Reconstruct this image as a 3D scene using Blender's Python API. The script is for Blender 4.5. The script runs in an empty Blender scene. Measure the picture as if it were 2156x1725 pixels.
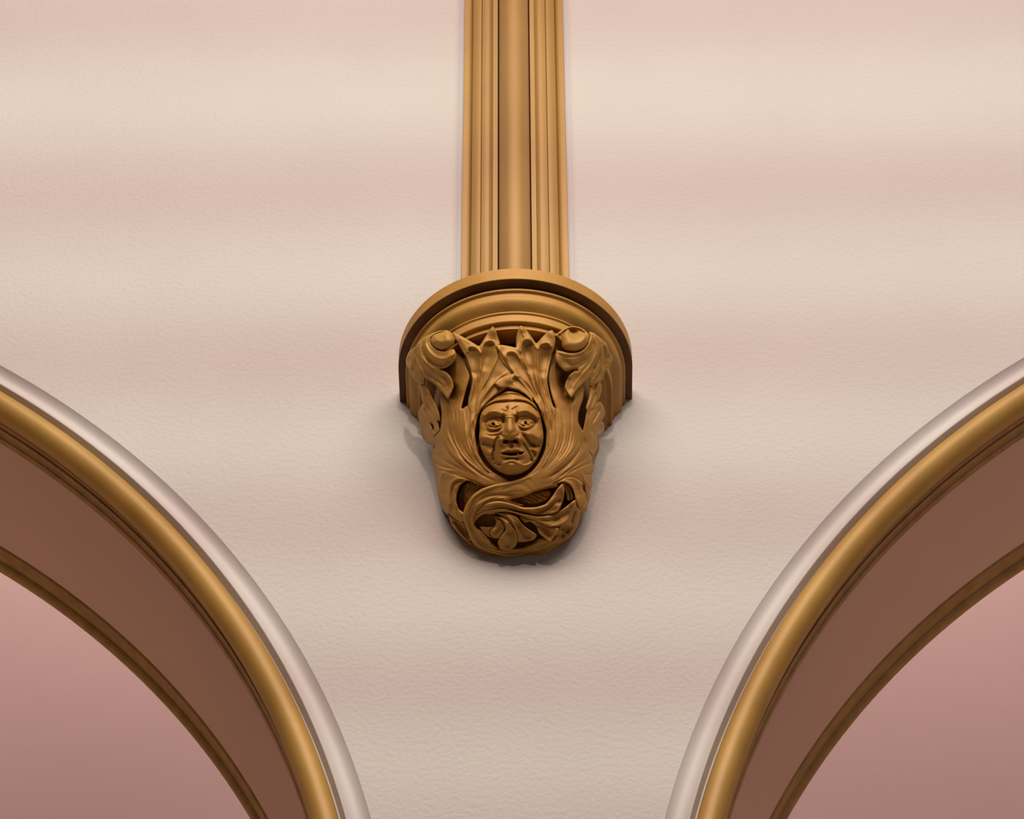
import bpy, bmesh, math
import numpy as np
from mathutils import Matrix, Vector
from mathutils.geometry import delaunay_2d_cdt
C = bpy.context.scene.collection
rng = np.random.RandomState(5)

# ------------------------------------------------------------------ camera
F_PX = 7267.0
PITCH, YAW, ROLL = math.radians(48.568), math.radians(-0.6186), math.radians(-0.2332)
CAM = np.array([0.04188, -4.63214, -5.24817])
def cam_basis():
    X = np.array([1., 0, 0]); F = np.array([0, math.cos(PITCH), math.sin(PITCH)])
    U = np.array([0, -math.sin(PITCH), math.cos(PITCH)])
    cr, sr = math.cos(ROLL), math.sin(ROLL)
    r = cr*X + sr*U; u = cr*U - sr*X
    cy, sy = math.cos(YAW), math.sin(YAW)
    Y = np.array([[cy, sy, 0], [-sy, cy, 0], [0, 0, 1]])
    return Y @ r, Y @ u, Y @ F
RT, UP, FW = cam_basis()
cd = bpy.data.cameras.new('camera'); cam = bpy.data.objects.new('camera', cd); C.objects.link(cam)
cd.sensor_width = 36; cd.lens = 36*F_PX/2156; cd.clip_end = 100
M = Matrix([[RT[i], UP[i], -FW[i], CAM[i]] for i in range(3)] + [[0, 0, 0, 1]])
cam.matrix_world = M
sc = bpy.context.scene; sc.camera = cam
sc.view_settings.view_transform = 'Standard'; sc.view_settings.look = 'None'
sc.view_settings.gamma = 1; sc.view_settings.use_curve_mapping = False
sc.view_settings.exposure = 0.0

# ------------------------------------------------------------------ light
w = bpy.data.worlds.new('world'); sc.world = w; w.use_nodes = True
w.node_tree.nodes['Background'].inputs[0].default_value = (1.0, 0.86, 0.78, 1)
w.node_tree.nodes['Background'].inputs[1].default_value = 0.055
def area(name, loc, target, size, power, col):
    l = bpy.data.lights.new(name, 'AREA'); l.shape = 'RECTANGLE'; l.size, l.size_y = size
    l.energy = power; l.color = col
    o = bpy.data.objects.new(name, l); C.objects.link(o); o.location = loc
    o.rotation_euler = (Vector(target)-Vector(loc)).to_track_quat('-Z', 'Y').to_euler()
    return o
area('hall_window_light', (0.2, -5.3, 3.0), (0, 0, -0.8), (7.0, 3.6), 625, (1.0, 0.90, 0.83))
area('cool_window_light', (5.0, -3.0, -1.8), (0.8, 0, -0.6), (1.6, 2.4), 20, (0.66, 0.72, 1.0))
area('aisle_light', (0, 1.0, 3.9), (0, 1.9, 1.2), (7.0, 0.7), 350, (1.0, 0.93, 0.91))
area('floor_bounce_light', (0, -3.0, -6.3), (0, -2.0, 0), (14, 8), 35, (1.0, 0.70, 0.44))
area('aisle_bounce_light', (0, 1.2, -4.6), (0, 1.0, 0), (10, 1.1), 140, (1.0, 0.76, 0.56))
# added spot, not a hall lamp: cream and rose bands imitate camera flicker
l = bpy.data.lights.new('flicker_band_spot', 'SPOT'); l.energy = 480; l.spot_size = math.radians(70); l.spot_blend = 0.3
l.shadow_soft_size = 0.12; l.use_nodes = True
lo = bpy.data.objects.new('flicker_band_spot', l); C.objects.link(lo)
LL = (0.1, -6.0, 1.0); lo.location = LL; lo.rotation_euler = (math.radians(90), 0, 0)
nt = l.node_tree; N = nt.nodes; em = N['Emission']
tc = N.new('ShaderNodeNewGeometry'); sx = N.new('ShaderNodeSeparateXYZ'); nt.links.new(tc.outputs['Incoming'], sx.inputs[0])
def mth(op, a, b=None, c=None):
    n = N.new('ShaderNodeMath'); n.operation = op
    for i, v in enumerate((a, b, c)):
        if v is None: continue
        if isinstance(v, (int, float)): n.inputs[i].default_value = v
        else: nt.links.new(v, n.inputs[i])
    return n.outputs[0]
tan = mth('DIVIDE', sx.outputs[2], sx.outputs[1])
hz = mth('ADD', mth('MULTIPLY', tan, 6.0), LL[2])            # height reached on the wall
ang = mth('MULTIPLY_ADD', mth('ADD', mth('MULTIPLY', hz, 1.981), mth('MULTIPLY', mth('MULTIPLY', hz, hz), -0.2488)), 2*math.pi, -1.8234*2*math.pi+math.pi/2)
band = mth('MULTIPLY_ADD', mth('SINE', ang), 0.5, 0.5)
mx = N.new('ShaderNodeMixRGB'); nt.links.new(band, mx.inputs[0])
mx.inputs[1].default_value = (0.32, 0.0, 0.02, 1); mx.inputs[2].default_value = (1.0, 0.98, 0.88, 1)
nt.links.new(mx.outputs[0], em.inputs[0])

# ------------------------------------------------------------------ materials
def mat(name, col, rough=0.6, metal=0.0, var=0.12, nscale=6.0, bump=0.0, bscale=60, spec=0.5, stretch=None, bdist=0.002, stain=None):
    m = bpy.data.materials.new(name); m.use_nodes = True
    nt = m.node_tree; N = nt.nodes; L = nt.links; b = N['Principled BSDF']
    b.inputs['Roughness'].default_value = rough; b.inputs['Metallic'].default_value = metal
    b.inputs['Specular IOR Level'].default_value = spec
    tc = N.new('ShaderNodeTexCoord'); src = tc.outputs['Object']
    if stretch:
        mp = N.new('ShaderNodeMapping'); mp.inputs['Scale'].default_value = stretch; L.new(src, mp.inputs[0]); src = mp.outputs[0]
    n = N.new('ShaderNodeTexNoise'); n.inputs['Scale'].default_value = nscale; n.inputs['Detail'].default_value = 5; L.new(src, n.inputs[0])
    cr = N.new('ShaderNodeValToRGB'); L.new(n.outputs[0], cr.inputs[0])
    lo = [c*(1-var) for c in col]; hi = [min(1, c*(1+var)) for c in col]
    cr.color_ramp.elements[0].position = .3; cr.color_ramp.elements[0].color = (*lo, 1)
    cr.color_ramp.elements[1].position = .7; cr.color_ramp.elements[1].color = (*hi, 1)
    out = cr.outputs[0]
    if stain:
        n2 = N.new('ShaderNodeTexNoise'); n2.inputs['Scale'].default_value = stain[1]; n2.inputs['Detail'].default_value = 3; L.new(tc.outputs['Object'], n2.inputs[0])
        r2 = N.new('ShaderNodeMapRange'); r2.inputs[1].default_value = .5; r2.inputs[2].default_value = .75; L.new(n2.outputs[0], r2.inputs[0])
        mm = N.new('ShaderNodeMixRGB'); L.new(r2.outputs[0], mm.inputs[0]); L.new(out, mm.inputs[1]); mm.inputs[2].default_value = (*stain[0], 1); out = mm.outputs[0]
    L.new(out, b.inputs['Base Color'])
    if bump:
        nb = N.new('ShaderNodeTexNoise'); nb.inputs['Scale'].default_value = bscale; nb.inputs['Detail'].default_value = 4; L.new(src, nb.inputs[0])
        bp = N.new('ShaderNodeBump'); bp.inputs['Strength'].default_value = bump; bp.inputs['Distance'].default_value = bdist
        L.new(nb.outputs[0], bp.inputs['Height']); L.new(bp.outputs[0], b.inputs['Normal'])
    return m
PLASTER = mat('cream_plaster', (0.452, 0.402, 0.362), .75, var=.02, nscale=3, bump=.9, bscale=95, bdist=.0025, spec=.25)
TRIMP = mat('cream_trim_paint', (0.475, 0.42, 0.38), .6, var=.02, nscale=3, spec=.3)
STRIP = mat('white_edge_paint', (0.50, 0.45, 0.435), .6, var=.02, nscale=3, spec=.3)
ROSE = mat('rose_wall_paint', (0.42, 0.275, 0.245), .8, var=.025, nscale=2, bump=.1, bscale=60, spec=.2)
SOFF = mat('mauve_soffit_paint', (0.44, 0.27, 0.205), .65, var=.03, nscale=2, spec=.3)
GOLD = mat('antique_gold_paint', (0.395, 0.200, 0.036), .56, .18, var=.10, nscale=22, bump=.3, bscale=190, bdist=.001, spec=.35, stain=((0.30, 0.125, 0.02), 11))
GOLDS = mat('gold_shaft_paint', (0.335, 0.18, 0.045), .45, .15, var=.10, nscale=14, bump=.1, bscale=40, bdist=.001, stretch=(1, 1, .06), stain=((0.32, 0.165, 0.05), 5))
GOLDA = mat('gold_arch_paint', (0.36, 0.195, 0.036), .55, .12, var=.10, nscale=8, bump=.08, bscale=60, bdist=.001)
DKBROWN = mat('dark_brown_underside', (0.12, 0.05, 0.012), .6, .0, var=.35, nscale=16, bump=.2, bscale=90, bdist=.001, spec=.3)  # darker mottled brown, used on the shelf underside only
BROWN = mat('brown_gold_paint', (0.25, 0.13, 0.032), .5, .1, var=.18, nscale=30, bump=.2, bscale=90, bdist=.001)

# ------------------------------------------------------------------ helpers
def mesh_obj(name, V, Fc, m, parent=None, smooth=True, sharp=None):
    me = bpy.data.meshes.new(name)
    me.from_pydata([tuple(map(float, v)) for v in V], [], [tuple(int(i) for i in f) for f in Fc])
    bm = bmesh.new(); bm.from_mesh(me)
    if parent is not None and parent.location.length > 0: bmesh.ops.translate(bm, verts=bm.verts, vec=-parent.location)
    bmesh.ops.recalc_face_normals(bm, faces=bm.faces); bm.to_mesh(me); bm.free()
    me.materials.append(m)
    if smooth:
        me.polygons.foreach_set('use_smooth', [True]*len(me.polygons))
        if sharp is not None: me.set_sharp_from_angle(angle=math.radians(sharp))
    o = bpy.data.objects.new(name, me); C.objects.link(o)
    if parent is not None: o.parent = parent
    return o
def tag(o, label=None, cat=None, group=None, kind=None):
    if label: o['label'] = label
    if cat: o['category'] = cat
    if group: o['group'] = group
    if kind: o['kind'] = kind
    return o
def empty(name, loc):
    o = bpy.data.objects.new(name, None); C.objects.link(o); o.location = loc; o.empty_display_size = .05
    return o
def bez(pts, n=6):
    """Catmull-Rom through open points"""
    P = np.array([pts[0]]+list(pts)+[pts[-1]], float); out = []
    t = np.linspace(0, 1, n, endpoint=False)[:, None]
    for i in range(1, len(P)-2):
        a, b, c, d = P[i-1], P[i], P[i+1], P[i+2]
        out.append(.5*((2*b)+(-a+c)*t+(2*a-5*b+4*c-d)*t**2+(-a+3*b-3*c+d)*t**3))
    out.append(P[-2:-1]); return np.concatenate(out)

# ------------------------------------------------------------------ the wall with its two arches
AX, AZ, AR = 2.44984, -1.60723, 2.24406      # arch centre offset, spring height, outer radius
WT = 0.53                                     # wall thickness
R_IN = 2.150
def wall_mesh(y0):
    zb, zt, xs = -3.0, 2.6, 5.6
    V = []; Fc = []
    def arc(sgn, r, n=160):
        th = np.linspace(0, math.pi, n)
        return np.stack([sgn*AX - sgn*r*np.cos(th)*-1, AZ + r*np.sin(th)], 1)
    # strips of quads from each arch curve up to the top, and the piers
    cols = []
    r = AR + 0.0
    n = 161
    for sgn in (-1, 1):
        th = np.linspace(0, math.pi, n)
        x = sgn*AX - r*np.cos(th); z = AZ + r*np.sin(th)
        b = len(V)
        for xi, zi in zip(x, z): V += [(xi, y0, zi), (xi, y0, zt)]
        for i in range(n-1): Fc.append((b+2*i, b+2*i+2, b+2*i+3, b+2*i+1))
    for xa, xb in ((-xs, -AX-r), (-AX+r, AX-r), (AX+r, xs)):
        b = len(V); V += [(xa, y0, zb), (xb, y0, zb), (xb, y0, AZ), (xa, y0, AZ), (xb, y0, zt), (xa, y0, zt)]
        Fc += [(b, b+1, b+2, b+3), (b+3, b+2, b+4, b+5)]
    return V, Fc
V, Fc = wall_mesh(0.0)
tag(mesh_obj('wall_front', V, Fc, PLASTER, smooth=False), kind='structure')

def sweep_arch(name, sgn, prof, m, parent, sharp=35, n=220, jag=0.0):
    """prof: list of (radius, depth into the wall); swept over the half circle and down the jambs"""
    th = np.linspace(0, math.pi, n); P = np.array(prof, float)
    path = [(-1, -3.0)] + [(None, t) for t in th] + [(1, -3.0)]
    V = []
    for k, t in path:
        for (r, d) in P:
            rr = r
            if jag and r == P[-1][0] and k is None: rr = r
            if k is None: V.append((sgn*AX - rr*math.cos(t), d, AZ + rr*math.sin(t)))
            else: V.append((sgn*AX + k*rr, d, t))
    m_, k_ = len(P), len(path); Fc = []
    for i in range(k_-1):
        for j in range(m_-1):
            a = i*m_+j; Fc.append((a, a+1, a+m_+1, a+m_))
    return mesh_obj(name, V, Fc, m, parent, sharp=sharp)
def arcp(c, r, a0, a1, n=8, ry=None):
    return [(c[0]+r*math.cos(math.radians(a)), c[1]+(ry or r)*math.sin(math.radians(a))) for a in np.linspace(a0, a1, n)]
hood = [(2.2441, 0.0)] + [(2.2441-.041*t, .0135*math.sin(math.pi*t)**.9-.001*t) for t in np.linspace(0.05, 1, 16)] + [(2.2015, -.002), (2.2000, -.001), (2.1935, .0175), (2.1890, .0165), (2.1890, .021)]
roll = [(2.1895, .030)] + arcp((2.1655, .016), .0245, 0, -190, 22, ry=.030) + [(2.1405, .030)]
bevel = [(2.1405, .030), (2.1475, .0355), (2.1485, .040), (2.1440, .041)]
mid = [(2.1440, .041)] + [(2.1440+.006*math.sin(t*math.pi*.5), .041+.018*t) for t in np.linspace(.1, 1, 5)] + [(2.1470, .060), (2.1460, .066), (2.1475, .072), (2.1460, .078), (2.1480, .083), (2.1450, .086), (2.1450, .100), (2.1490, .1030), (2.1560, .1035), (2.1560, .1065)]
soff = [(2.1560, .1065), (2.1520, .1070), (2.1520, .108), (2.1520, .432)]
back = [(2.1520, .432), (2.1480, .436), (2.1450, .452), (2.1500, .462), (2.1500, .468)] + arcp((2.1560, .492), .018, 150, 260, 8, ry=.020)[::-1][::-1] + [(2.1590, .509)]
edge = [(2.1590, .509), (2.1605, .512), (2.1650, .521)]
for sgn, side, lab in ((-1, 'left', 'arch moulding on the left side of the photo, gold roll inside cream hood'),
                       (1, 'right', 'painted arch moulding on the right side of the photo, cool light on its brown fillets')):
    e = empty('arch_moulding', (sgn*AX, 0, AZ)); tag(e, lab, 'arch moulding', 'arch mouldings on either side of the bracket')
    sweep_arch('hood_moulding', sgn, hood, TRIMP, e)['label'] = 'cream hollow hood moulding'
    sweep_arch('gold_roll', sgn, roll, GOLDA, e, 60)['label'] = 'shiny gold round roll'
    sweep_arch('bevel_strip', sgn, bevel, SOFF, e, 60)['label'] = 'thin mauve strip beside the gold roll'
    sweep_arch('brown_fillet', sgn, mid, BROWN, e, 25)['label'] = 'thin dark brown gold fillets'
    sweep_arch('back_moulding', sgn, back, BROWN, e, 25)['label'] = 'dark brown moulding along the back edge'
    sweep_arch('edge_strip', sgn, edge, TRIMP, e, 25)['label'] = 'thin pale strip along the far edge'
    sweep_arch('soffit', sgn, soff, SOFF, e, 30)['label'] = 'plain mauve brown underside'
# hidden far face of the wall, then the aisle beyond
V, Fc = wall_mesh(0.522)
tag(mesh_obj('wall_back', V, Fc, ROSE, smooth=False), kind='structure')
tag(mesh_obj('wall_aisle', [(-5.6, 1.9, -4), (5.6, 1.9, -4), (5.6, 1.9, 5.0), (-5.6, 1.9, 5.0), (-5.6, 2.0, -4), (5.6, 2.0, -4), (5.6, 2.0, 5.0), (-5.6, 2.0, 5.0)],
    [(0, 1, 2, 3), (4, 7, 6, 5), (0, 4, 5, 1), (1, 5, 6, 2), (2, 6, 7, 3), (3, 7, 4, 0)], ROSE, smooth=False), kind='structure')

# ------------------------------------------------------------------ wall shaft
SH = empty('wall_shaft', (0, 0, 0.062)); tag(SH, 'tall gold painted clustered shaft rising up the wall from the carved bracket', 'column')
zb, zt = 0.0622, 2.6
def extrude_profile(name, prof, m, parent, sharp=30, z0=zb, z1=zt):
    V = []; n = len(prof); K = 12
    for k in range(K+1):
        z = z0+(z1-z0)*k/K
        V += [(x, -d, z) for x, d in prof]
    Fc = [(k*n+i, k*n+i+1, (k+1)*n+i+1, (k+1)*n+i) for k in range(K) for i in range(n-1)]
    Fc += [tuple(range(n)), tuple(range(K*n, K*n+n))]
    return mesh_obj(name, V, Fc, m, parent, sharp=sharp)
s = 0.9585e-3
def half(sg, j=0):
    P = [(-114, 0), (-114, 31), (-113, 32), (-105, 32)]                   # outer flat, then a hollow
    P += [(-105+11*t, 32-7*t*t) for t in np.linspace(.2, 1, 6)]
    P += [(-93.6, 38), (-92.6, 40)] + [(-92.6+19*t, 40+7*math.sin(t*1.7)) for t in np.linspace(.1, 1, 7)]
    P += [(-72.6, 44.5), (-72.2, 52), (-71.2, 54)] + [(-71+13*t, 54+3.5*math.sin(t*1.8)) for t in np.linspace(.1, 1, 5)]
    P += [(-58+11*t, 57.3+10*t**2.4) for t in np.linspace(.15, 1, 7)]     # cove up to the fillet
    P += [(-46.6, 69), (-46.3, 76), (-36.2, 76), (-35.6, 68)]
    return [(x*1e-3, d*1e-3) for x, d in P]
cen = [(-34.6e-3, .060)] + [(-.0335*math.cos(a), .072+.040*math.sin(a)) for a in np.linspace(0, math.pi, 26)] + [(34.6e-3, .060)]
lft = half(-1) + [(-34.6e-3, .055), (-34.6e-3, 0)]
rgt = [(-x-.0, d) for x, d in lft][::-1]
extrude_profile('side_moulding', lft, GOLDS, SH)
extrude_profile('side_moulding', rgt, GOLDS, SH)
extrude_profile('round_shaft', [(-34.6e-3, 0.0)]+cen+[(34.6e-3, 0.0)], GOLDS, SH, 50)
for sg in (-1, 1):
    extrude_profile('edge_strip', [(sg*.113, -.001), (sg*.113, .0012), (sg*.1235, .0010), (sg*.126, -.001)], STRIP, SH, z0=.03)['label'] = 'thin white painted strip beside the shaft'

# ------------------------------------------------------------------ the carved bracket
ZB = 0.0276; STI = 0.0838
BR = empty('carved_bracket', (0, 0, -0.44)); tag(BR, 'carved gold wall bracket with a grimacing face among curling leaves under a half round shelf', 'corbel')
def lathe_D(name, prof, m, close_wall=True, sharp=30, n=96, sti=STI):
    """prof: (radius, z) swept round a stilted half circle against the wall"""
    th = np.linspace(0, math.pi, n); path = [(1, 0, 0.0)]
    V = []; K = []
    for (r, z) in prof:
        row = [(r, .0, z)] + [(r, -sti*t, z) for t in (.33, .66)] + [(r*math.cos(a), -sti-r*math.sin(a), z) for a in th] + [(-r, -sti*t, z) for t in (.66, .33)] + [(-r, 0.0, z)]
        V += row
    n_ = n+6; Fc = []
    for j in range(len(prof)-1):
        for i in range(n_-1):
            a = j*n_+i; Fc.append((a, a+1, a+n_+1, a+n_))
    return mesh_obj(name, V, Fc, m, BR, sharp=sharp)
H = lambda h: ZB-h*1e-3
lathe_D('shelf_slab', [(.001, H(-34)), (.233, H(-34)), (.236, H(-32)), (.2362, H(-1)), (.2352, H(0))], GOLD)
lathe_D('slab_underside', [(.2352, H(0)), (.215, H(0.5)), (.215, H(6))], DKBROWN)['label'] = 'mottled dark brown underside of the shelf'
pr = [(.215, H(5)), (.2205, H(12)), (.2215, H(15)), (.2205, H(17)), (.2150, H(19))]
pr += [(.2150-.001*t, H(19+8*t)) for t in np.linspace(.2, 1, 4)]
pr += [(.2140+.0015*math.sin(t*math.pi)-.016*t**2.2, H(27+25*t)) for t in np.linspace(.1, 1, 10)]
pr += [(.1965, H(53)), (.196, H(56))]
lathe_D('ovolo_ring', pr, GOLD)
lathe_D('fillet_ring', [(.196, H(55)), (.1985, H(57)), (.1985, H(59)), (.195, H(61)), (.1935, H(78)), (.192, H(79.5)), (.180, H(79.5)), (.180, H(84))], GOLD)
lathe_D('neck_ring', [(.180, H(79)), (.1835, H(81)), (.1835, H(91)), (.173, H(94)), (.150, H(96))], GOLD)

# body of the bracket -------------------------------------------------
zk = np.array([-.455, -.438, -.412, -.385, -.35, -.30, -.25, -.20, -.15, -.11, -.066, -.02, .05, .3])
dk = np.array([0.0, .012, .075, .115, .145, .177, .200, .219, .238, .253, .266, .275, .28, .30])
wk = np.array([0.0, .04, .090, .122, .142, .154, .162, .171, .182, .197, .225, .235, .235, .235])
nk = np.array([2.0, 2.0, 2.1, 2.2, 2.2, 2.3, 2.4, 2.6, 2.8, 3.1, 3.4, 3.4, 3.4, 3.4])
def body_d(x, z, ws=1.0, off=0.0):
    df = np.interp(z, zk, dk)-off; w_ = np.maximum(np.interp(z, zk, wk)*ws, 1e-4); n = np.interp(z, zk, nk)
    s_ = np.abs(x)/w_
    return np.where(s_ < 1, df*np.maximum(1-np.minimum(s_, 1)**n, 0)**(1/n), 0)
def ray(px, py):
    u = (px-1078.0)[..., None]; v = (862.5-py)[..., None]
    d = u*RT+v*UP+F_PX*FW
    return d/np.linalg.norm(d, axis=-1, keepdims=True)
GX0, GY0, GS = 820, 640, 2.0
gx = np.arange(GX0, 1350, GS); gy = np.arange(GY0, 1200, GS)
PX, PY = np.meshgrid(gx, gy); RD = ray(PX, PY)
T = np.full(PX.shape, 6.45)
twall = -CAM[1]/RD[..., 1]
done = np.zeros(PX.shape, bool)
step = .002
for it in range(420):
    P = CAM+RD*T[..., None]
    inside = (-P[..., 1] <= body_d(P[..., 0], P[..., 2])) | (T >= twall)
    done |= inside
    T = np.where(done, T, T+step)
    if done.all(): break
T = np.minimum(T, twall)
def blur(A, k):
    for _ in range(k):
        B = np.pad(A, 1, mode='edge'); A = (B[:-2, 1:-1]+B[2:, 1:-1]+B[1:-1, :-2]+B[1:-1, 2:]+4*B[1:-1, 1:-1])/8
    return A
T = blur(T, 10)
def tfield(px, py):
    x = np.clip((px-GX0)/GS, 0, len(gx)-1.001); y = np.clip((py-GY0)/GS, 0, len(gy)-1.001)
    i = x.astype(int); j = y.astype(int); a = x-i; b = y-j
    return (T[j, i]*(1-a)*(1-b)+T[j, i+1]*a*(1-b)+T[j+1, i]*(1-a)*b+T[j+1, i+1]*a*b)
# core solid, set back behind the leaves
zz = np.concatenate([np.linspace(-.428, -.385, 14), np.linspace(-.375, -.075, 50)]); V = []; nn = 61
for z in zz:
    wz = max(np.interp(z, zk, wk)*.90-.006, .01); 
    if z > -.12: wz = min(wz, .166)
    wz = min(wz, .166); df = max(np.interp(z, zk, dk)-.046, .004); n = float(np.interp(z, zk, nk))
    for a in np.linspace(-math.pi/2, math.pi/2, nn):
        c, s_ = math.cos(a), math.sin(a)
        V.append((wz*math.copysign(abs(s_)**(2/n), s_), -df*abs(c)**(2/n), z))
Fc = [(k*nn+i, k*nn+i+1, (k+1)*nn+i+1, (k+1)*nn+i) for k in range(len(zz)-1) for i in range(nn-1)]
Fc.append(tuple(range(nn))); Fc.append(tuple(range((len(zz)-1)*nn, len(zz)*nn)))
mesh_obj('core', V, Fc, GOLD, BR, sharp=50)

ZO = {'1': (820, 540, 4.146), '2': (840, 660, 7.188), '3': (1080, 660, 7.188), '4': (980, 780, 7.19), '5': (860, 840, 7.187), '6': (1080, 840, 7.187), '7': (880, 960, 5.39), '0': (0, 0, 1)}
def Z(spec):
    """'2 x,y x,y 5 x,y ...': points read in enlarged drawings, a bare digit changes the drawing"""
    out = []; o = None
    for tkn in spec.split():
        if ',' not in tkn: o = ZO[tkn]; continue
        x, y = map(float, tkn.split(',')[:2]); out.append((o[0]+x/o[2], o[1]+y/o[2]))
    return out
def seg_dist(Q, poly):
    a = poly[:-1]; b = poly[1:]; ab = b-a; L2 = (ab**2).sum(1)+1e-9
    best = np.full(len(Q), 1e9); par = np.zeros(len(Q))
    cum = np.concatenate([[0], np.cumsum(np.sqrt(L2))]); tot = cum[-1]
    for i in range(len(a)):
        t = np.clip(((Q-a[i])@ab[i])/L2[i], 0, 1); d = np.hypot(*(Q-a[i]-t[:, None]*ab[i]).T)
        m_ = d < best; best[m_] = d[m_]; par[m_] = (cum[i]+t[m_]*math.sqrt(L2[i]))/tot
    return best, par
def inpoly(Q, poly):
    x, y = Q.T; c = np.zeros(len(Q), bool); a = poly; b = np.roll(poly, -1, 0)
    for (x0, y0), (x1, y1) in zip(a, b):
        if y0 == y1: continue
        k = ((y0 > y) != (y1 > y)) & (x < (x1-x0)*(y-y0)/(y1-y0)+x0); c ^= k
    return c
def resample(poly, st):
    d = np.concatenate([[0], np.cumsum(np.hypot(*np.diff(poly, axis=0).T))]); n = max(int(d[-1]/st), 6)
    q = np.linspace(0, d[-1], n, endpoint=False); return np.stack([np.interp(q, d, poly[:, k]) for k in (0, 1)], 1)
def closed(pts, st, smooth=True):
    P = np.array(pts, float); n = len(P)
    if smooth:
        out = []; t = np.linspace(0, 1, 6, endpoint=False)[:, None]
        for i in range(n):
            a, b, c, d = P[i-1], P[i], P[(i+1) % n], P[(i+2) % n]
            k = .35
            m1, m2 = k*(c-a), k*(d-b)
            out.append((2*t**3-3*t**2+1)*b+(t**3-2*t**2+t)*m1+(-2*t**3+3*t**2)*c+(t**3-t**2)*m2)
        P = np.concatenate(out)
    return resample(np.concatenate([P, P[:1]]), st)
def flutes(a, b, n, wd=1.5, amp=-1.5):
    """n fine chisel lines blended between two guide lines"""
    A = bez(Z(a), 4); B = bez(Z(b), 4); m_ = min(len(A), len(B)); out = []
    A = resample(A, np.hypot(*np.diff(A, axis=0).T).sum()/12.01); B = resample(B, np.hypot(*np.diff(B, axis=0).T).sum()/12.01); m_ = min(len(A), len(B))
    for i in range(n):
        t = (i+.5+rng.uniform(-.22, .22))/n; P = A[:m_]*(1-t)+B[:m_]*t
        j0 = rng.randint(0, 3); P = P[j0:m_-rng.randint(0, 2)]
        out.append(('0 '+' '.join('%.2f,%.2f' % (x, y) for x, y in P), wd, amp*rng.uniform(.6, 1.2), 'g', .3))
    return out
def patch(name, outline, ctrl, strokes=(), edge=(4, 3.0), dome=None, skirt=34, st=1.4, m=GOLD, label=None, lump=0.0, jit=0.0, parent=None, gain=1.15):
    """one carved piece. outline: photo points; ctrl: (x,y,height mm) samples; strokes: (spec, width px, height mm[, kind[, taper]])"""
    B = closed(Z(outline), st)
    if jit: B = B+rng.uniform(-jit, jit, B.shape)
    mn, mx_ = B.min(0), B.max(0)
    X, Y = np.meshgrid(np.arange(mn[0], mx_[0], st), np.arange(mn[1], mx_[1], st*.87)); X = X.copy(); X[1::2] += st/2
    Q = np.stack([X.ravel(), Y.ravel()], 1); Q = Q[inpoly(Q, B)]
    Bc = np.concatenate([B, B[:1]]); dq, _ = seg_dist(Q, Bc); Q = Q[dq > st*.55]
    nb = len(B); allp = np.concatenate([B, Q])
    r = delaunay_2d_cdt([Vector(p) for p in allp], [(i, (i+1) % nb) for i in range(nb)], [], 1, 1e-4)
    P = np.array([tuple(v) for v in r[0]]); tris = r[2]
    ed, _ = seg_dist(P, Bc)
    # heights from control points: inverse distance weights
    cs = []; o = None
    for tkn in ctrl.split():
        if ',' not in tkn: o = ZO[tkn]; continue
        x, y, h = map(float, tkn.split(',')); cs.append((o[0]+x/o[2], o[1]+y/o[2], h))
    cs = np.array(cs); d2 = ((P[:, None, :]-cs[None, :, :2])**2).sum(2)+30.0
    wg = 1/d2**1.3; h = (wg*cs[:, 2]).sum(1)/wg.sum(1)
    h += edge[0]*(np.sqrt(np.clip(1-(1-np.minimum(ed/edge[1], 1))**2, 0, 1))-1)
    if dome: h += dome[0]*np.sqrt(np.clip(1-(1-np.minimum(ed/dome[1], 1))**2, 0, 1))
    for s_ in strokes:
        spec, wd, amp = s_[:3]; kind = s_[3] if len(s_) > 3 else 'g'; tp = s_[4] if len(s_) > 4 else .22
        pl = Z(spec); tp = 0 if len(pl) == 2 else tp
        pl = bez(pl, 5) if len(pl) > 2 else np.array(pl, float)
        if len(pl) == 1: pl = np.concatenate([pl, pl+.01])
        d, par = seg_dist(P, pl)
        fade = np.clip(np.minimum(par, 1-par)/max(tp, 1e-3), 0, 1) if tp > 0 else 1.0
        if tp > 0: fade = .25+.75*fade
        if kind == 'g': f = np.exp(-(d/wd)**2)
        elif kind == 'v': f = np.exp(-d/wd)
        elif kind == 'b': f = 1/(1+np.exp((d-wd)/(.22*wd)))
        h = h+gain*amp*f*fade
    if lump:
        h += lump*(np.sin(P[:, 0]*.9+2*np.sin(P[:, 1]*.35))*np.sin(P[:, 1]*.8+1.7*np.sin(P[:, 0]*.3)))
    rd = ray(P[:, 0], P[:, 1]); t = tfield(P[:, 0], P[:, 1])
    W = CAM+rd*(t-h*1e-3)[:, None]
    W[:, 1] = np.minimum(W[:, 1], -.002)
    # skirt: boundary edges of the triangulation
    cnt = {}
    for f in tris:
        for i in range(3):
            e = (f[i], f[(i+1) % 3]); k = (min(e), max(e)); cnt.setdefault(k, []).append(e)
    be = [v[0] for v in cnt.values() if len(v) == 1]
    bv = sorted({i for e in be for i in e}); mp = {v: len(W)+k for k, v in enumerate(bv)}
    S = W[bv]+rd[bv]*(skirt*1e-3); S[:, 1] = np.minimum(S[:, 1], .004)
    nb_ = len(bv); V = np.concatenate([W, S, W[bv]+rd[bv]*1e-5])
    Fc = [tuple(f) for f in tris]+[(mp[a]+nb_, mp[b]+nb_, mp[b], mp[a]) for a, b in be]
    o_ = mesh_obj(name, V, Fc, m, parent or BR)
    if label: o_['label'] = label
    return o_

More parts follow.
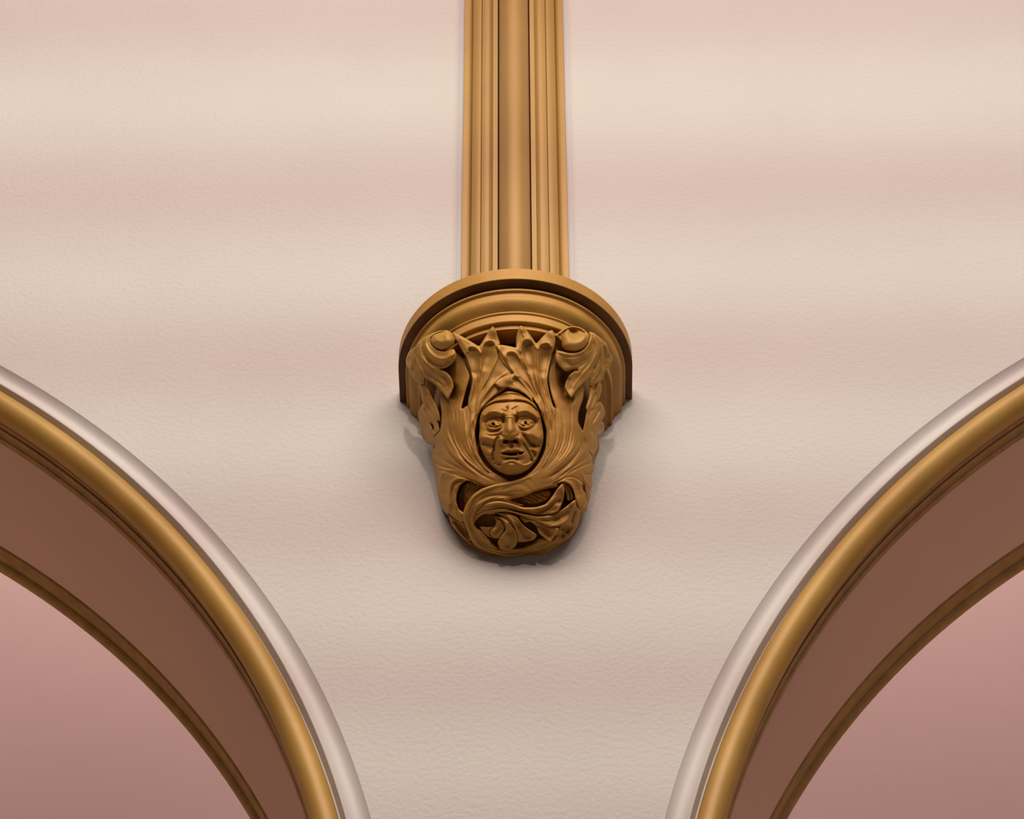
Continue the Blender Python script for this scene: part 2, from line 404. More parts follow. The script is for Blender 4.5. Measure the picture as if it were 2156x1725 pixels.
# >>> carving
# ---- big sweeping leaves either side of the face
patch('sweeping_leaf',
 '2 640,900 760,620 860,560 920,620 1000,720 1050,860 1080,960 1020,1160 950,1440 1060,1390 1180,1560 5 1045,300 1010,480 1020,640 1060,830 1160,1000 1300,1120 1500,1225 1500,1290 1170,1325 1000,1255 850,1215 640,1200 515,1150 410,1120 400,1080 380,1010 345,950 350,890 330,790 395,745 380,690 300,690 240,620 380,570 470,490 492,400 500,200 2 620,1300',
 '2 800,700,-6 860,900,-2 800,1150,-2 1000,1100,2 5 560,200,8 700,400,12 900,500,14 560,560,11 420,640,8 380,900,9 600,850,11 800,850,13 1000,1000,11 700,1100,10 500,1100,9 1200,1180,6 1450,1260,2 350,800,6 1030,500,8',
 [('2 740,1150 770,1230 880,1240 5 680,60',9,-6,'g',0), ('2 825,1130 825,1270',7,-14,'g',.1),
  ('5 600,150 600,350 640,560 740,780 880,960 1080,1130 1280,1240',2.2,-2.6,'g',.3),
  ('5 500,440 560,640 700,850 860,1000 1050,1150',4,2.8,'g',.3),
  ('5 540,330 600,560 720,770 880,930 1100,1100',2.5,1.6,'g',.3),
  ('5 480,520 520,680 620,850 780,1000 1000,1150',2.2,-2.2,'g',.3),
  ('5 400,640 450,800 560,940 700,1020 900,1120',2.5,-2.4,'g',.3),
  ('5 350,800 430,860 520,950',2,-2.2), ('5 340,930 450,1000 560,1040 720,1075',2.5,-3),
  ('5 700,250 700,500 780,720 900,900',6,-2.2,'g',.4),('5 850,200 860,480 900,680 1000,880 1180,1060',3,2.0,'g',.3),
  ('5 790,620 850,780 970,940',2,-1.5),('5 930,760 1030,940 1180,1090 1350,1190',2,-1.6),
  ('5 420,1020 560,1075 700,1080',4,3)] + flutes('5 510,430 560,640 740,900 1000,1110 1200,1220','5 900,420 930,650 1010,850 1150,1010 1380,1170',8) + flutes('2 760,1350 780,1500 800,1650 5 620,450','2 1000,1420 1040,1500 1040,1600 5 850,450',3), edge=(6,5), label=None)
patch('sweeping_leaf',
 '3 650,480 600,640 560,780 530,950 560,1150 600,1300 650,1450 6 560,200 420,210 470,350 505,480 500,640 480,780 400,950 300,1080 180,1170 40,1230 7 1120,330 1250,420 1400,390 1560,345 6 620,1300 740,1230 900,1200 1000,1250 1060,1290 1075,1400 1110,1560 1090,1640 1110,1700 1130,1610 1165,1500 1170,1400 1198,1320 1190,1140 1222,1080 1225,1030 1200,960 1195,870 1160,800 1230,640 1200,500 1100,470 1060,480 1020,420 985,330 1000,180 3 1060,1300 1075,1100 1000,900 900,700 760,560',
 '3 700,700,-6 700,1000,-2 1000,1150,8 950,1400,10 6 700,100,10 900,400,14 700,500,14 600,300,12 1050,560,12 1150,700,9 900,800,14 700,900,13 500,1100,10 300,1250,8 150,1300,7 900,1050,12 1150,1000,9 1150,1250,6 1120,1500,4 600,1250,9',
 [('3 790,950 770,1100 790,1250 850,1290',9,-15,'g',0),
  ('6 740,200 760,400 740,640 660,850 540,1000',3,-1.6,'g',.3),('6 880,0 880,300 870,520 820,680',2,-1.4,'g',.3),
  ('6 960,420 940,640 860,820 720,960 540,1110',8,3.2,'g',.4),
  ('6 1090,540 1030,720 930,880 800,1010 640,1130 440,1270',2.4,-3.0,'g',.25),
  ('6 1130,700 1040,840 900,990 740,1130',3.5,2.6,'g',.3),
  ('6 1180,820 1080,920 940,1020 800,1110 650,1240',2,-2.2,'g',.3),
  ('6 1200,970 1090,1000 960,1060 820,1140',2.5,-2.6), ('6 640,450 630,640 560,840 480,980',2.2,-2.0,'g',.3),
  ('6 1000,470 990,620 900,800 740,960',2,-1.4,'g',.3),
  ('6 1100,480 1100,600 1070,700',2,-2),('6 1060,1270 1080,1400 1110,1560',2.5,-6),
  ('6 1040,1130 1100,1250 1180,1350',3,2.5),('6 1100,1140 1180,1150',2.5,-2)] + flutes('6 640,300 640,600 560,850 430,1060','6 960,500 900,760 740,960 480,1150',6) + flutes('6 1090,560 1000,800 780,1020 500,1230','6 1180,830 1060,940 850,1090 600,1260',5), edge=(6,5))
# ---- feathered side leaves at the silhouette
patch('side_leaf',
 '2 320,1080 430,1125 490,1250 570,1410 610,1520 625,1640 5 445,330 460,420 468,490 400,560 385,600 240,620 190,540 180,420 165,360 145,260 150,195 215,75 2 370,1370 330,1250',
 '2 350,1130,14 480,1400,10 5 215,90,16 160,250,8 200,450,8 380,560,10 440,420,9 300,250,14 300,600,6',
 [('5 215,90 250,230 310,360 370,520',2.6,4.5,'g',.1),('5 340,370 372,430 376,500',2.4,-14,'g',.3),
  ('5 180,420 260,470 350,570',3,-2.5),('2 340,1120 400,1280 480,1420 570,1600',2.5,3.5),('2 400,1180 420,1350 500,1530',3,-3.5),
  ('5 160,230 200,340 260,420',5,-3)], edge=(5,4), skirt=40)
patch('side_leaf',
 '3 1155,1100 1200,1105 1230,1160 1300,1030 1335,1080 1342,1180 1300,1300 1260,1380 1320,1335 1380,1420 1395,1530 1345,1630 1378,1670 1384,1760 1340,1830 1270,1865 6 1285,700 1280,750 1240,820 1205,860 1150,800 1120,700 1070,600 1060,480 1085,350 1110,200 3 1100,1420 1150,1260',
 '3 1180,1120,10 1310,1060,18 1300,1250,14 1200,1400,14 1370,1450,12 6 1380,180,10 1300,350,12 1350,450,7 1150,300,13 1120,550,12 1220,600,9 1260,720,7 1200,800,8',
 [('3 1230,1160 1240,1240 1200,1350 1150,1500',2.5,-4),('3 1180,1110 1210,1200 1180,1320 1120,1480',3,3),
  ('6 1250,140 1170,200 1150,290',3.5,-3.5),('6 1340,90 1330,200 1250,330 1200,450',3,3.6),('6 1290,130 1280,230 1200,380',3,-4.5),
  ('6 1330,340 1240,420 1170,560 1120,720',2.6,-4),('6 1380,420 1290,500 1210,560',6,-3),('6 1210,600 1170,700 1150,760',2.5,-4),
  ('6 1270,730 1220,780',4,-3),('6 1190,450 1180,560 1130,680',2,2.5)], edge=(5,4.5), skirt=40)
# ---- volutes tucked under the shelf
patch('volute_leaf',
 '2 730,255 620,262 520,295 430,335 350,390 280,450 255,500 190,545 140,600 105,690 108,770 150,850 175,880 210,970 262,1035 310,1055 380,1090 395,1050 395,985 480,1030 580,1110 670,1210 745,1300 800,1190 830,1120 815,1030 775,950 715,885 620,848 710,825 800,765 860,690 866,620 835,545 790,545 740,560 640,565 540,520 480,450 490,370 560,315 640,285',
 '2 600,270,34 450,340,38 300,450,34 150,620,20 110,720,10 170,860,14 260,1020,16 390,1060,14 500,560,36 640,640,42 780,640,46 860,600,44 600,800,34 760,760,38 400,800,30 560,980,24 745,1290,30 820,1120,22 640,1000,24',
 [('2 430,360 400,440 430,540 520,640 640,690 760,660 850,580',3.6,5.5,'g',.1),('2 370,420 350,520 390,640 500,740 640,790 760,760',4,-3.5,'g',.2),
  ('2 330,440 320,540 360,680 470,790 600,850',2.4,3.8,'g',.15),('2 600,850 520,800 420,700',3,-4),
  ('2 280,480 270,620 330,780 450,920 620,1060 730,1200',3,-2.6,'g',.2),('2 320,600 390,760 510,900 640,1040',2,2.2,'g',.2),
  ('2 195,560 190,700 180,840',2.4,2.8,'g',.1),('2 230,560 230,740 290,900 380,1000',2.6,2,'g',.2),('2 250,700 260,860 320,980',5,-3.5),
  ('2 640,860 760,980 800,1090 760,1230',3,3.2,'g',.1),('2 640,930 720,1040 730,1150',6,-4,'g',.2)] + flutes('2 420,420 380,620 520,840 760,1150','2 200,560 150,740 220,900 300,1030',7,1.5,-1.8) + flutes('2 400,470 470,650 620,740 800,640','2 370,560 460,740 620,810 800,720',2), edge=(6,4), skirt=30)
patch('volute_ball','2 470,400 520,325 640,285 730,255 800,300 848,390 825,480 745,545 640,566 540,525 480,460',
 '2 640,400,28 700,300,31 560,500,25', [], edge=(0,1), dome=(27,25), skirt=30)
patch('volute_leaf',
 '3 1150,285 1210,290 1290,345 1350,400 1420,470 1460,580 1507,670 1490,760 1450,820 1400,848 1390,900 1360,980 1320,1035 1250,1075 1172,1090 1155,1040 1165,985 1110,1020 1030,1090 950,1180 885,1278 840,1230 790,1130 800,1040 850,940 930,860 800,878 700,800 650,720 640,640 665,565 740,575 860,600 980,585 1080,530 1140,430 1165,350',
 '3 1180,320,36 1350,430,30 1500,670,14 1440,820,16 1370,950,18 1200,1080,16 700,650,46 900,680,46 1080,600,40 800,850,38 1000,850,30 1200,600,32 1250,850,24 850,1100,26 885,1270,32 1000,1000,24',
 [('3 670,580 780,610 900,620 1030,590 1130,500 1180,380',2.6,4,'g',.1),('3 720,680 820,740 900,765 1020,740 1150,640',5,-3.5,'g',.2),
  ('3 800,870 940,850 960,860',3.2,-7,'g',0),('3 940,850 1080,760 1180,640 1220,500 1200,360',3,-2.6,'g',.2),
  ('3 1240,330 1270,500 1240,680 1120,850 980,1010 880,1180',2.4,2.4,'g',.2),('3 1290,370 1320,540 1290,720 1200,880',2.2,-2.4,'g',.2),
  ('3 1350,420 1390,600 1390,820',2.4,-3.2,'g',.1),('3 1330,500 1340,700 1280,880 1230,1040',2.2,2.4,'g',.2),
  ('3 1240,780 1220,900 1180,1000',3,-3),('3 1320,820 1290,950 1240,1040',3,-3),('3 1385,640 1395,760 1360,900',2,2.2),
  ('3 1440,640 1440,760',5,-3),('3 850,960 830,1080 880,1200',6,-4,'g',.2),('3 1200,430 1190,520 1150,600',2,-1.8)] + flutes('3 1200,340 1230,560 1090,800 880,1130','3 1400,480 1420,700 1370,900 1250,1050',9,1.5,-1.9) + flutes('3 1180,400 1110,560 950,660 700,640','3 1220,460 1160,640 1000,760 720,740',3), edge=(6,4), skirt=30)
patch('volute_rim','3 645,330 720,262 830,205 930,194 1030,218 1110,275 1160,345 1100,430 900,420 740,430 690,380',
 '3 900,260,8 700,330,26 1120,330,34 930,200,26 820,230,24 1040,250,26 900,400,20', [('3 690,320 760,255 850,212 930,205 1030,228 1100,285',2.6,6,'g',.05)], edge=(3,3), skirt=24)
patch('volute_ball','3 735,430 745,335 790,275 838,244 872,292 950,326 1020,322 1045,292 1110,305 1150,350 1145,430 1090,520 1000,572 900,588 800,560 745,505',
 '3 900,450,30 840,250,26 1100,350,30', [('3 838,246 872,292 950,326 1020,322 1045,292',2,3,'g',.1)], edge=(0,1), dome=(26,25), skirt=30)
# ---- upright fan leaves between the volutes
patch('fan_leaf',
 '2 845,385 900,470 950,560 1010,660 1050,760 1092,900 1105,1020 1085,1160 1050,1300 1045,1400 1075,1500 1060,1725 5 905,520 930,700 1000,880 1150,1060 1230,1120 1120,960 1050,820 1008,640 1008,480 1040,300 1090,180 2 1260,1440 1400,1290 1560,1180 1640,1120 1700,960 1700,880 1600,770 1520,640 1500,520 1530,460 1490,330 1465,250 1420,198 1370,250 1290,380 1215,492 1130,450 1030,390 900,320 815,288',
 '2 830,330,20 920,420,24 1130,460,26 1050,520,24 1420,220,40 1300,400,32 1220,500,30 1500,480,26 1100,700,18 1150,1000,16 1350,700,18 1600,860,16 1500,1000,12 1300,1200,14 1100,1400,14 5 940,500,15 1000,200,14 960,750,14 1150,1050,10',
 [('2 1115,575 1140,720 1160,880',8.5,-6,'b',.0),('2 1160,900 1170,1060 1140,1250 1100,1420',5,-3.5,'g',.3),
  ('2 1365,500 1350,620 1315,780',9.5,-7,'b',.0),('2 1310,780 1260,950 1190,1160 1110,1400',6,-4.5,'g',.3),
  ('2 1035,600 1040,530 1080,500 1140,510 1200,550 1238,620',2.6,3.5,'g',.05),('2 1238,620 1260,500 1320,430 1390,415 1450,450 1480,530',2.6,3.5,'g',.05),
  ('2 1238,620 1240,760 1215,930 1190,1100 1120,1350 1085,1600 5 900,600',2.2,3.6,'g',.1),
  ('2 1500,640 1420,830 1320,1030 1220,1240 1150,1480',2.4,3.2,'g',.15),('2 1360,1010 1250,1180 1160,1380 1110,1600',2,-2.6,'g',.2),
  ('2 1640,890 1480,1010 1350,1160 1240,1320 1180,1500 5 1010,240 940,420',2.4,3.4,'g',.1),('2 1560,1010 1400,1170 1270,1370',2.6,-3.5,'g',.2),
  ('2 1600,1120 1450,1220 1330,1340',3,2),('2 1080,880 1135,1020 1110,1200 1085,1380',1.8,2.2,'g',.2),
  ('5 960,150 920,350 930,550 980,720',1.9,-2.8,'g',.2),('5 995,150 955,350 960,560 1010,760',1.8,2.4,'g',.2),('5 1020,160 980,340 985,540',1.8,-2.6,'g',.2),
  ('2 1420,200 1400,300 1380,420',3,2.4),('2 870,390 930,480 1010,620',5,-3)] + flutes('2 1130,850 1150,1050 1100,1300 1060,1550','2 1500,850 1380,1040 1230,1300 1130,1600',6,1.8,-1.8), edge=(6,4.5), skirt=34, st=1.1)
patch('fan_leaf',
 '3 120,183 220,270 300,380 350,452 380,430 450,350 540,268 600,258 635,330 645,420 632,520 590,640 562,760 535,900 522,1020 540,1150 575,1290 610,1400 660,1460 645,1600 650,1725 6 650,600 605,800 530,950 430,1060 490,880 508,700 508,500 470,330 420,190 370,90 300,0 3 300,1340 200,1240 80,1170 0,1150 2 1640,1125 1540,1130 1448,1065 1520,990 1640,930 1740,905 1670,830 1590,730 1520,600 1472,490 1560,478 1690,500 1765,515 3 45,460 48,360 75,260',
 '3 120,200,42 200,350,34 600,280,38 480,400,32 350,480,28 40,520,30 200,600,18 250,900,18 480,700,18 400,1200,18 560,1350,16 6 560,300,16 580,600,15 520,850,12 2 1480,500,36 1640,580,30 1700,800,22 1460,1060,34 1640,980,30 1700,1110,20 3 100,900,20 200,1150,18',
 [('3 235,490 235,650 265,820',9.5,-7,'b',.0),('3 260,820 310,1000 380,1230 440,1400',5,-4,'g',.3),
  ('3 490,550 485,700 455,880',9,-6.5,'b',.0),('3 450,900 460,1080 500,1250 560,1400',5,-3.5,'g',.3),
  ('3 120,600 125,470 180,395 250,395 320,460 358,540',2.6,3.5,'g',.05),('3 385,560 400,490 470,450 540,455 585,520',2.6,3.5,'g',.05),
  ('3 365,500 372,700 385,900 415,1100 480,1330 560,1560 6 590,450',2.2,3.8,'g',.1),('3 395,700 425,950 470,1180',1.8,-2.4,'g',.2),
  ('3 120,560 160,700 230,880 320,1120 430,1400 500,1600',2.2,3.8,'g',.1),
  ('3 -20,640 60,760 150,900 240,1060 340,1250',8,-5.5,'b',.0),('3 -100,700 -110,640 -80,590 0,580 60,620 110,700',2.4,3.2,'g',.05),
  ('3 -60,830 60,960 200,1120 340,1320 440,1520',2.2,3.6,'g',.1),
  ('3 30,1000 120,1050 220,1150 330,1300',6,-5,'b',.0),('3 -10,1040 -5,970 40,945 110,960',2,2.8,'g',.05),
  ('3 210,720 240,900 320,1100',1.6,-2,'g',.2),('3 160,850 270,1060 400,1320',1.6,-2,'g',.2),
  ('6 500,80 560,280 570,480 560,700 500,880',1.9,-2.8,'g',.2),('6 530,60 600,260 605,480 590,680 530,860',1.9,-2.8,'g',.2),('6 470,100 530,300 540,500 530,700',1.8,2.4,'g',.2),
  ('6 430,60 500,260 515,450 508,620',1.9,-2.6,'g',.2),('3 120,200 150,300 190,390',3,2.2),('2 1480,500 1580,620 1640,720',4,2.0)] + flutes('3 150,780 260,1020 380,1300 500,1580','3 520,850 500,1050 560,1300 620,1580',7,1.8,-1.8) + flutes('6 430,100 500,300 520,500 500,800','6 610,100 630,350 620,550 560,850',5,1.7,-1.8), edge=(6,4.5), skirt=34, st=1.1)
# ---- crossing stem and its spiral at the foot
patch('side_lobe',
 '7 200,185 290,170 420,205 560,255 700,315 800,350 720,345 610,295 545,288 480,340 445,430 440,530 470,610 520,650 540,720 510,750 450,732 400,700 350,655 332,672 260,580 225,440 205,300',
 '7 210,250,6 290,180,14 420,220,14 600,270,10 780,345,3 420,350,14 400,550,16 450,700,14 300,450,14 280,600,8 500,690,10',
 [('7 295,180 245,290 262,440 300,560 335,655',2.4,4,'g',.08),('7 570,265 440,265 375,330 355,450 352,620',2.4,4,'g',.1),('7 540,275 450,290 400,370 390,480 395,640',3,-3.5,'g',.1),
  ('7 430,330 408,430 420,560 440,680',2,3.2,'g',.1),('7 330,230 300,340 310,480',7,-4,'g',.2),('7 330,190 450,225 620,285',2,-2.5)], edge=(6,5), skirt=40)
patch('side_lobe','7 345,650 400,705 450,735 510,752 530,800 560,880 600,950 612,1005 580,1000 520,940 470,890 390,800 360,730',
 '7 360,680,6 430,800,8 560,950,8 500,760,2', [('7 430,760 500,830 560,900 590,960',8,-14,'g',0),('7 370,720 430,820 540,950',2.5,3)], edge=(5,5), skirt=40)
patch('seed_knob','7 500,640 470,560 470,440 520,340 580,295 680,310 760,350 740,400 640,460 560,560 540,650',
 '7 600,400,-8 500,600,-16 720,340,-10', [('7 500,400 495,520 520,640',4,-8,'g',0)], edge=(6,8), lump=2.2, skirt=20)
patch('crossing_stem',
 '7 1420,120 1300,195 1180,250 1050,288 880,322 740,366 625,440 552,540 514,645 520,750 560,860 600,960 680,1040 800,1095 930,1128 1060,1140 1200,1115 1380,1065 1500,1020 1620,980 1730,920 1660,860 1600,870 1520,950 1390,930 1290,995 1180,1038 1090,1048 930,1050 850,1000 760,900 700,840 640,780 690,700 760,662 830,665 940,640 1100,600 1200,560 1100,520 1050,500 1200,465 1330,410 1480,372 1600,340',
 '7 1300,300,10 1100,380,14 880,400,18 650,520,20 560,700,20 620,900,18 760,1020,16 1000,1090,12 1200,1080,10 1400,1010,10 1600,920,6 1480,300,10 800,600,12 1100,560,4 700,760,12 1500,345,6 900,560,12',
 [('7 1280,235 1100,300 880,345 730,400 620,490 560,620',2.4,2.6,'g',.15),
  ('7 1050,500 900,480 780,500 660,580 620,700 640,800 720,920 850,1020 1000,1080',2.6,2.6,'g',.15),
  ('7 1100,460 900,440 760,470 640,560',2.6,-2,'g',.2),('7 660,580 590,700 600,820 700,960 850,1050',2.6,-2.4,'g',.2),
  ('7 700,600 650,700 680,830',3,-2.6,'g',.15),('7 640,760 700,880 800,980 930,1060 1150,1085 1400,1020 1560,930',2,-2.4,'g',.15),
  ('7 600,850 700,990 850,1080 1060,1110 1280,1075 1480,1000',2,-2.2,'g',.15),('7 1380,980 1200,1060 1050,1075',2,2,'g',.15),
  ('7 1580,840 1640,900',6,-9,'g',0)] + flutes('7 1180,270 880,345 640,470 540,650 600,860 760,1030 1000,1110','7 1200,440 900,480 720,570 660,700 700,850 800,960 1000,1070',6) + flutes('7 800,1000 1000,1070 1250,1050 1500,960','7 800,1090 1000,1125 1250,1100 1540,1010',5,1.5,-2), edge=(6,6), skirt=36)
patch('ribbed_pod','7 1040,505 1130,485 1250,440 1400,398 1490,392 1515,430 1460,500 1360,540 1260,550 1130,530',
 '7 1250,480,-6 1450,430,-3 1100,510,-16', [(f'7 {1180+i*62},{480-i*22} {1250+i*58},{500-i*14} {1310+i*52},{540-i*22}',1.5,-4.5,'g',0) for i in range(-1,4)], edge=(6,5), skirt=20)
patch('curling_leaf',
 '7 640,640 700,580 800,530 920,512 1060,545 1200,585 1340,582 1450,545 1530,450 1580,375 1640,318 1662,400 1650,490 1620,580 1585,638 1480,672 1330,672 1180,640 1040,610 900,602 760,625 700,660',
 '7 700,620,16 900,560,20 1200,610,20 1450,600,22 1600,500,26 1640,330,32',
 [('7 760,560 920,532 1060,560 1200,602 1350,598 1470,560 1560,470',2.2,3.4,'g',.15),('7 1350,640 1460,600 1540,540 1600,520',5,-5,'g',0),('7 900,575 1080,600 1240,640 1400,655',2,-2.4,'g',.2),
  ('7 1480,660 1580,620 1640,500 1650,380',2.4,3,'g',.1)] + flutes('7 760,590 950,540 1150,585 1400,610','7 800,620 980,590 1150,620 1380,640',3,1.3,-1.4), edge=(6,5), skirt=30)
patch('curling_leaf',
 '7 660,680 740,620 860,598 1000,606 1200,660 1380,685 1540,660 1640,605 1720,545 1785,500 1800,570 1830,640 1828,720 1790,800 1740,800 1650,780 1580,808 1500,810 1400,770 1250,715 1080,655 940,640 800,650',
 '7 740,650,16 1000,630,20 1300,700,22 1500,760,30 1560,700,22 1700,600,26 1780,515,34 1800,750,14 1640,750,28',
 [('7 800,620 960,612 1120,650 1300,690 1480,700 1640,650',2,3,'g',.15),('7 1380,715 1500,730 1620,690 1720,620',7,-5,'g',.1),('7 1500,800 1620,770 1710,700 1770,560',2.4,4,'g',.1),
  ('7 1800,600 1760,680 1740,780',3,-6),('7 1130,660 1280,690 1420,700',1.6,-2.4,'g',.2),('7 940,625 1100,650 1240,700',1.6,-2.2,'g',.2)], edge=(6,5), skirt=34)
patch('curling_leaf',
 '7 1150,690 1280,715 1400,765 1500,805 1590,812 1600,850 1550,910 1500,980 1430,930 1370,880 1340,800 1270,750 1210,760',
 '7 1200,710,18 1400,800,22 1580,830,30 1500,970,34 1350,840,24', [('7 1380,790 1450,850 1480,910',8,-7,'g',0),('7 1590,815 1540,900 1500,975',2.2,3,'g',.1),('7 1340,810 1400,890 1490,960',2.2,3,'g',.1)], edge=(6,5), skirt=34)
patch('curling_leaf',
 '7 900,650 1020,648 1120,690 1190,780 1270,840 1350,900 1310,955 1220,975 1140,975 1110,900 1085,820 1030,750 960,690',
 '7 950,670,18 1100,750,20 1200,850,22 1320,910,26 1200,960,20', [('7 1140,790 1200,880 1250,920',7,-6,'g',0),('7 1120,695 1200,800 1340,900',2.2,3,'g',.1),('7 1000,665 1080,750 1130,860 1150,960',2.4,3,'g',.1)], edge=(6,5), skirt=34)
patch('curling_leaf',
 '7 885,690 960,690 1030,740 1070,800 1120,870 1135,960 1095,1040 1010,1070 930,1050 905,980 950,900 990,840 975,770 930,720',
 '7 930,700,18 1040,800,22 1020,950,26 1010,1050,22', [('7 1050,880 1060,950 1020,1010',8,-6,'g',0),('7 950,710 1010,780 1000,860 950,940 935,1020',2.4,3.4,'g',.1),('7 1010,730 1080,830 1120,940',2,2.6,'g',.1)], edge=(6,5), skirt=34)
patch('curling_leaf',
 '7 860,680 900,700 960,750 990,810 975,870 930,935 860,930 815,885 825,840 870,800 885,750',
 '7 890,720,14 940,800,18 880,890,20', [('7 930,800 900,870',6,-4,'g',0),('7 850,860 920,810 930,740',2,2.6,'g',.1)], edge=(6,5), skirt=30)
patch('curling_leaf',
 '7 700,800 780,808 840,800 870,790 830,850 820,890 870,940 800,925 730,880',
 '7 780,850,10 840,900,8', [], edge=(5,6), skirt=30)
patch('lower_leaf',
 '6 610,1315 700,1245 800,1195 900,1185 1000,1230 1062,1290 1045,1335 1065,1400 1082,1500 1060,1590 1000,1665 965,1600 945,1550 925,1450 890,1360 830,1290 750,1265 680,1290',
 '6 640,1300,10 850,1210,18 1000,1270,18 1050,1450,18 1000,1640,20 920,1400,14', [('6 780,1225 900,1240 960,1330 1000,1500',7,-4,'g',.1),('6 660,1285 760,1245 860,1280 920,1380 950,1530',2.2,2.6,'g',.1)], edge=(6,5), skirt=34)
patch('lower_leaf',
 '6 735,1275 800,1275 870,1350 910,1450 925,1520 870,1535 820,1540 810,1460 780,1380',
 '6 780,1300,6 880,1480,6', [('6 780,1300 840,1400 860,1520',1.8,-4,'g',0),('6 830,1310 880,1420 900,1510',1.6,3,'g',0)], edge=(5,4), skirt=30)
patch('root_leaf',
 '7 1840,640 1910,630 1930,560 1960,440 1900,400 1830,420 1800,560 1700,700 1600,800 1540,900 1500,960 1540,990 1600,985 1740,915 1800,820 1830,720',
 '7 1900,500,2 1850,620,3 1750,800,4 1600,950,2', [('7 1650,820 1700,840 1650,900 1620,950',5,-7,'g',0),('7 1830,650 1780,800 1700,900',3,3)], edge=(7,7), lump=1.0, skirt=30)
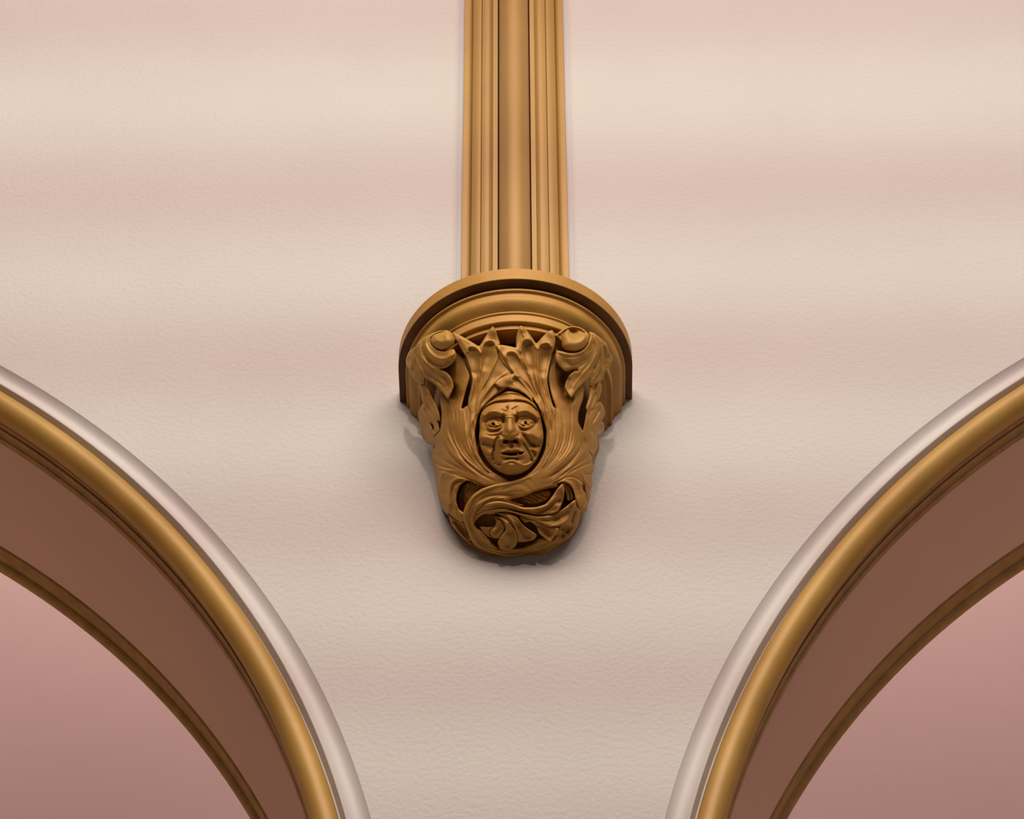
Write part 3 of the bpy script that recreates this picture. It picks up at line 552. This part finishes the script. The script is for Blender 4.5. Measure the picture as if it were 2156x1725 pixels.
# ---- the face looking out of its oval hood
patch('face',
 '4 640,300 540,345 440,400 330,490 262,580 225,680 212,780 214,900 205,1040 235,1190 300,1320 370,1420 480,1515 600,1575 700,1592 830,1570 960,1495 1070,1370 1140,1210 1178,1070 1180,960 1160,800 1118,620 1060,520 960,420 850,355 740,310',
 '4 680,900,12 640,320,4 300,600,3 1080,600,3 220,1000,2 1170,1000,2 400,1400,2 980,1400,2 700,1580,2',
 [
  # hood folds
  ('4 250,620 330,540 450,490 600,475 750,465 900,480 1000,530 1110,640',2.0,-4.5,'g',.05),('4 260,590 340,510 470,450 640,430 800,430 930,455 1040,520 1110,600',2.6,3.5,'g',.05),
  ('4 380,460 500,420 620,405 760,400',1.7,-2.2),('4 460,405 600,375 760,368 900,410',1.7,-2.4),('4 640,435 740,425',1.7,-2),('4 520,360 640,330 760,335 860,375',2.0,2.2),
  # forehead and brow ridges
  ('4 400,600 460,570 540,590',7,3.5,'g',0),('4 840,560 930,560',7,3.0,'g',0),
  ('4 260,710 340,640 440,620 540,645 600,665',5.4,8,'g',.1),('4 770,645 860,610 960,620 1060,680 1110,750',5.4,8,'g',.1),
  ('4 640,540 635,600 600,660',1.7,-3.2),('4 530,580 580,610 620,620',1.7,-3),('4 800,540 730,580 690,600',1.7,-2.6),('4 620,560 640,620',1.7,-2),
  # eye sockets
  ('4 330,790 430,740 540,790',8.5,-8,'g',0),('4 790,790 890,740 1020,780',8.5,-8,'g',0),
  ('4 570,700 580,780',4,-6,'g',0),('4 770,710 775,780',4,-6,'g',0),
  ('4 370,820 430,805 500,820',6.0,6.5,'g',0),('4 850,805 910,795 970,805',6.0,6.5,'g',0),
  # eyelids
  ('4 300,830 350,770 430,735 510,745 560,800',1.9,4.2,'g',.05),('4 320,855 390,880 470,885 545,850',1.9,3.6,'g',.05),
  ('4 780,800 830,735 900,715 970,735 1040,790',1.9,4.2,'g',.05),('4 790,815 860,860 940,862 1040,800',1.9,3.6,'g',.05),
  ('4 325,838 375,795 440,770 500,787 548,828',2.1,4.6,'g',.05),('4 785,815 838,774 910,750 980,768 1035,798',2.1,4.6,'g',.05),
  ('4 360,850 440,862 530,845',1.7,-2.6,'g',.05),('4 810,825 880,842 1000,815',1.7,-2.6,'g',.05),
  ('4 420,812 425,822',2.3,-13,'b',0),('4 910,798 915,806',2.3,-13,'b',0),
  ('4 320,915 420,925 520,890 570,830',2.0,-3.2,'g',.1),('4 800,850 860,900 960,900 1060,840',2.0,-2.6,'g',.1),
  ('4 300,950 400,965 500,950 560,900',1.8,2.4,'g',.1),('4 320,985 420,990 510,960',1.7,-1.8),
  # nose
  ('4 670,700 672,780 674,890',7.5,9,'b',0),('4 674,900 674,960',9,9,'g',0),('4 640,985 710,985',6.5,6,'g',0),
  ('4 535,1040 545,1055',5.4,9,'g',0),('4 815,1030 820,1045',5.4,9,'g',0),
  ('4 600,655 670,640 740,660',1.7,2),('4 610,690 670,680 740,695',1.7,-2.2,'g',0),('4 610,715 670,705 735,715',1.7,1.6),
  ('4 590,1075 610,1085',3.2,-11,'g',0),('4 750,1070 775,1080',3.2,-11,'g',0),('4 600,1085 680,1075 760,1080',3.0,-7,'g',0),
  ('4 610,1010 560,1000 540,960',1.7,-3),('4 750,1000 790,985 810,960',1.7,-3),
  # cheeks and folds
  ('4 270,1010 340,1020 410,1040',8.5,8.5,'g',0),('4 970,960 1040,975 1100,1010',9.5,9,'g',0),
  ('4 510,1000 450,1080 420,1180',3.2,-6,'g',.1),('4 860,960 930,1040 980,1110 1060,1150',3.0,-6,'g',.1),
  ('4 260,1090 330,1120 400,1150',8,-5,'g',.1),('4 960,1130 1050,1150 1120,1130',6,-5,'g',.1),
  ('4 860,1090 920,1180 980,1290 990,1380',3,-4.5,'g',.1),('4 440,1180 410,1290 430,1380',2.4,-5.5,'g',.1),
  ('4 1070,1200 1090,1260 1050,1340',4.5,4,'g',0),('4 360,1240 370,1290',5,4,'g',0),('4 340,1285 400,1290',1.7,-2),
  ('4 1010,1230 1050,1290 1010,1370',3,-4.5,'g',0),
  # mouth
  ('4 560,1235 640,1200 700,1205 780,1195 850,1225',3.0,6,'g',0),('4 560,1290 650,1310 770,1310 870,1280',3.2,4.5,'g',0),
  ('4 550,1255 600,1262 700,1262 800,1258 870,1245',1.7,-13,'g',.05),('4 640,1275 700,1278 760,1272',1.7,-9,'g',0),('4 820,1268 860,1255',1.7,-6,'g',0),
  ('4 785,1268 800,1270',1.7,12,'g',0),('4 690,1120 695,1180',2.6,-3,'g',0),
  # chin
  ('4 600,1345 700,1335 800,1345',3,-4,'g',.1),('4 560,1420 640,1375 720,1365 800,1400 860,1440',2.6,5,'g',.08),('4 620,1430 700,1440 790,1430',10,8,'g',0),
  ('4 860,1440 940,1430 1010,1390 1040,1340',2,3,'g',.1),('4 430,1390 470,1420 540,1430',3,-3),
  ('4 520,1420 560,1470',4,-2.5,'g',0)],
 edge=(0,1), dome=(24,62), st=.85, gain=1.3, skirt=40, label='grimacing old face with a wrinkled brow, broad nose and gap toothed mouth')
# little corner blocks where the side leaves meet the core
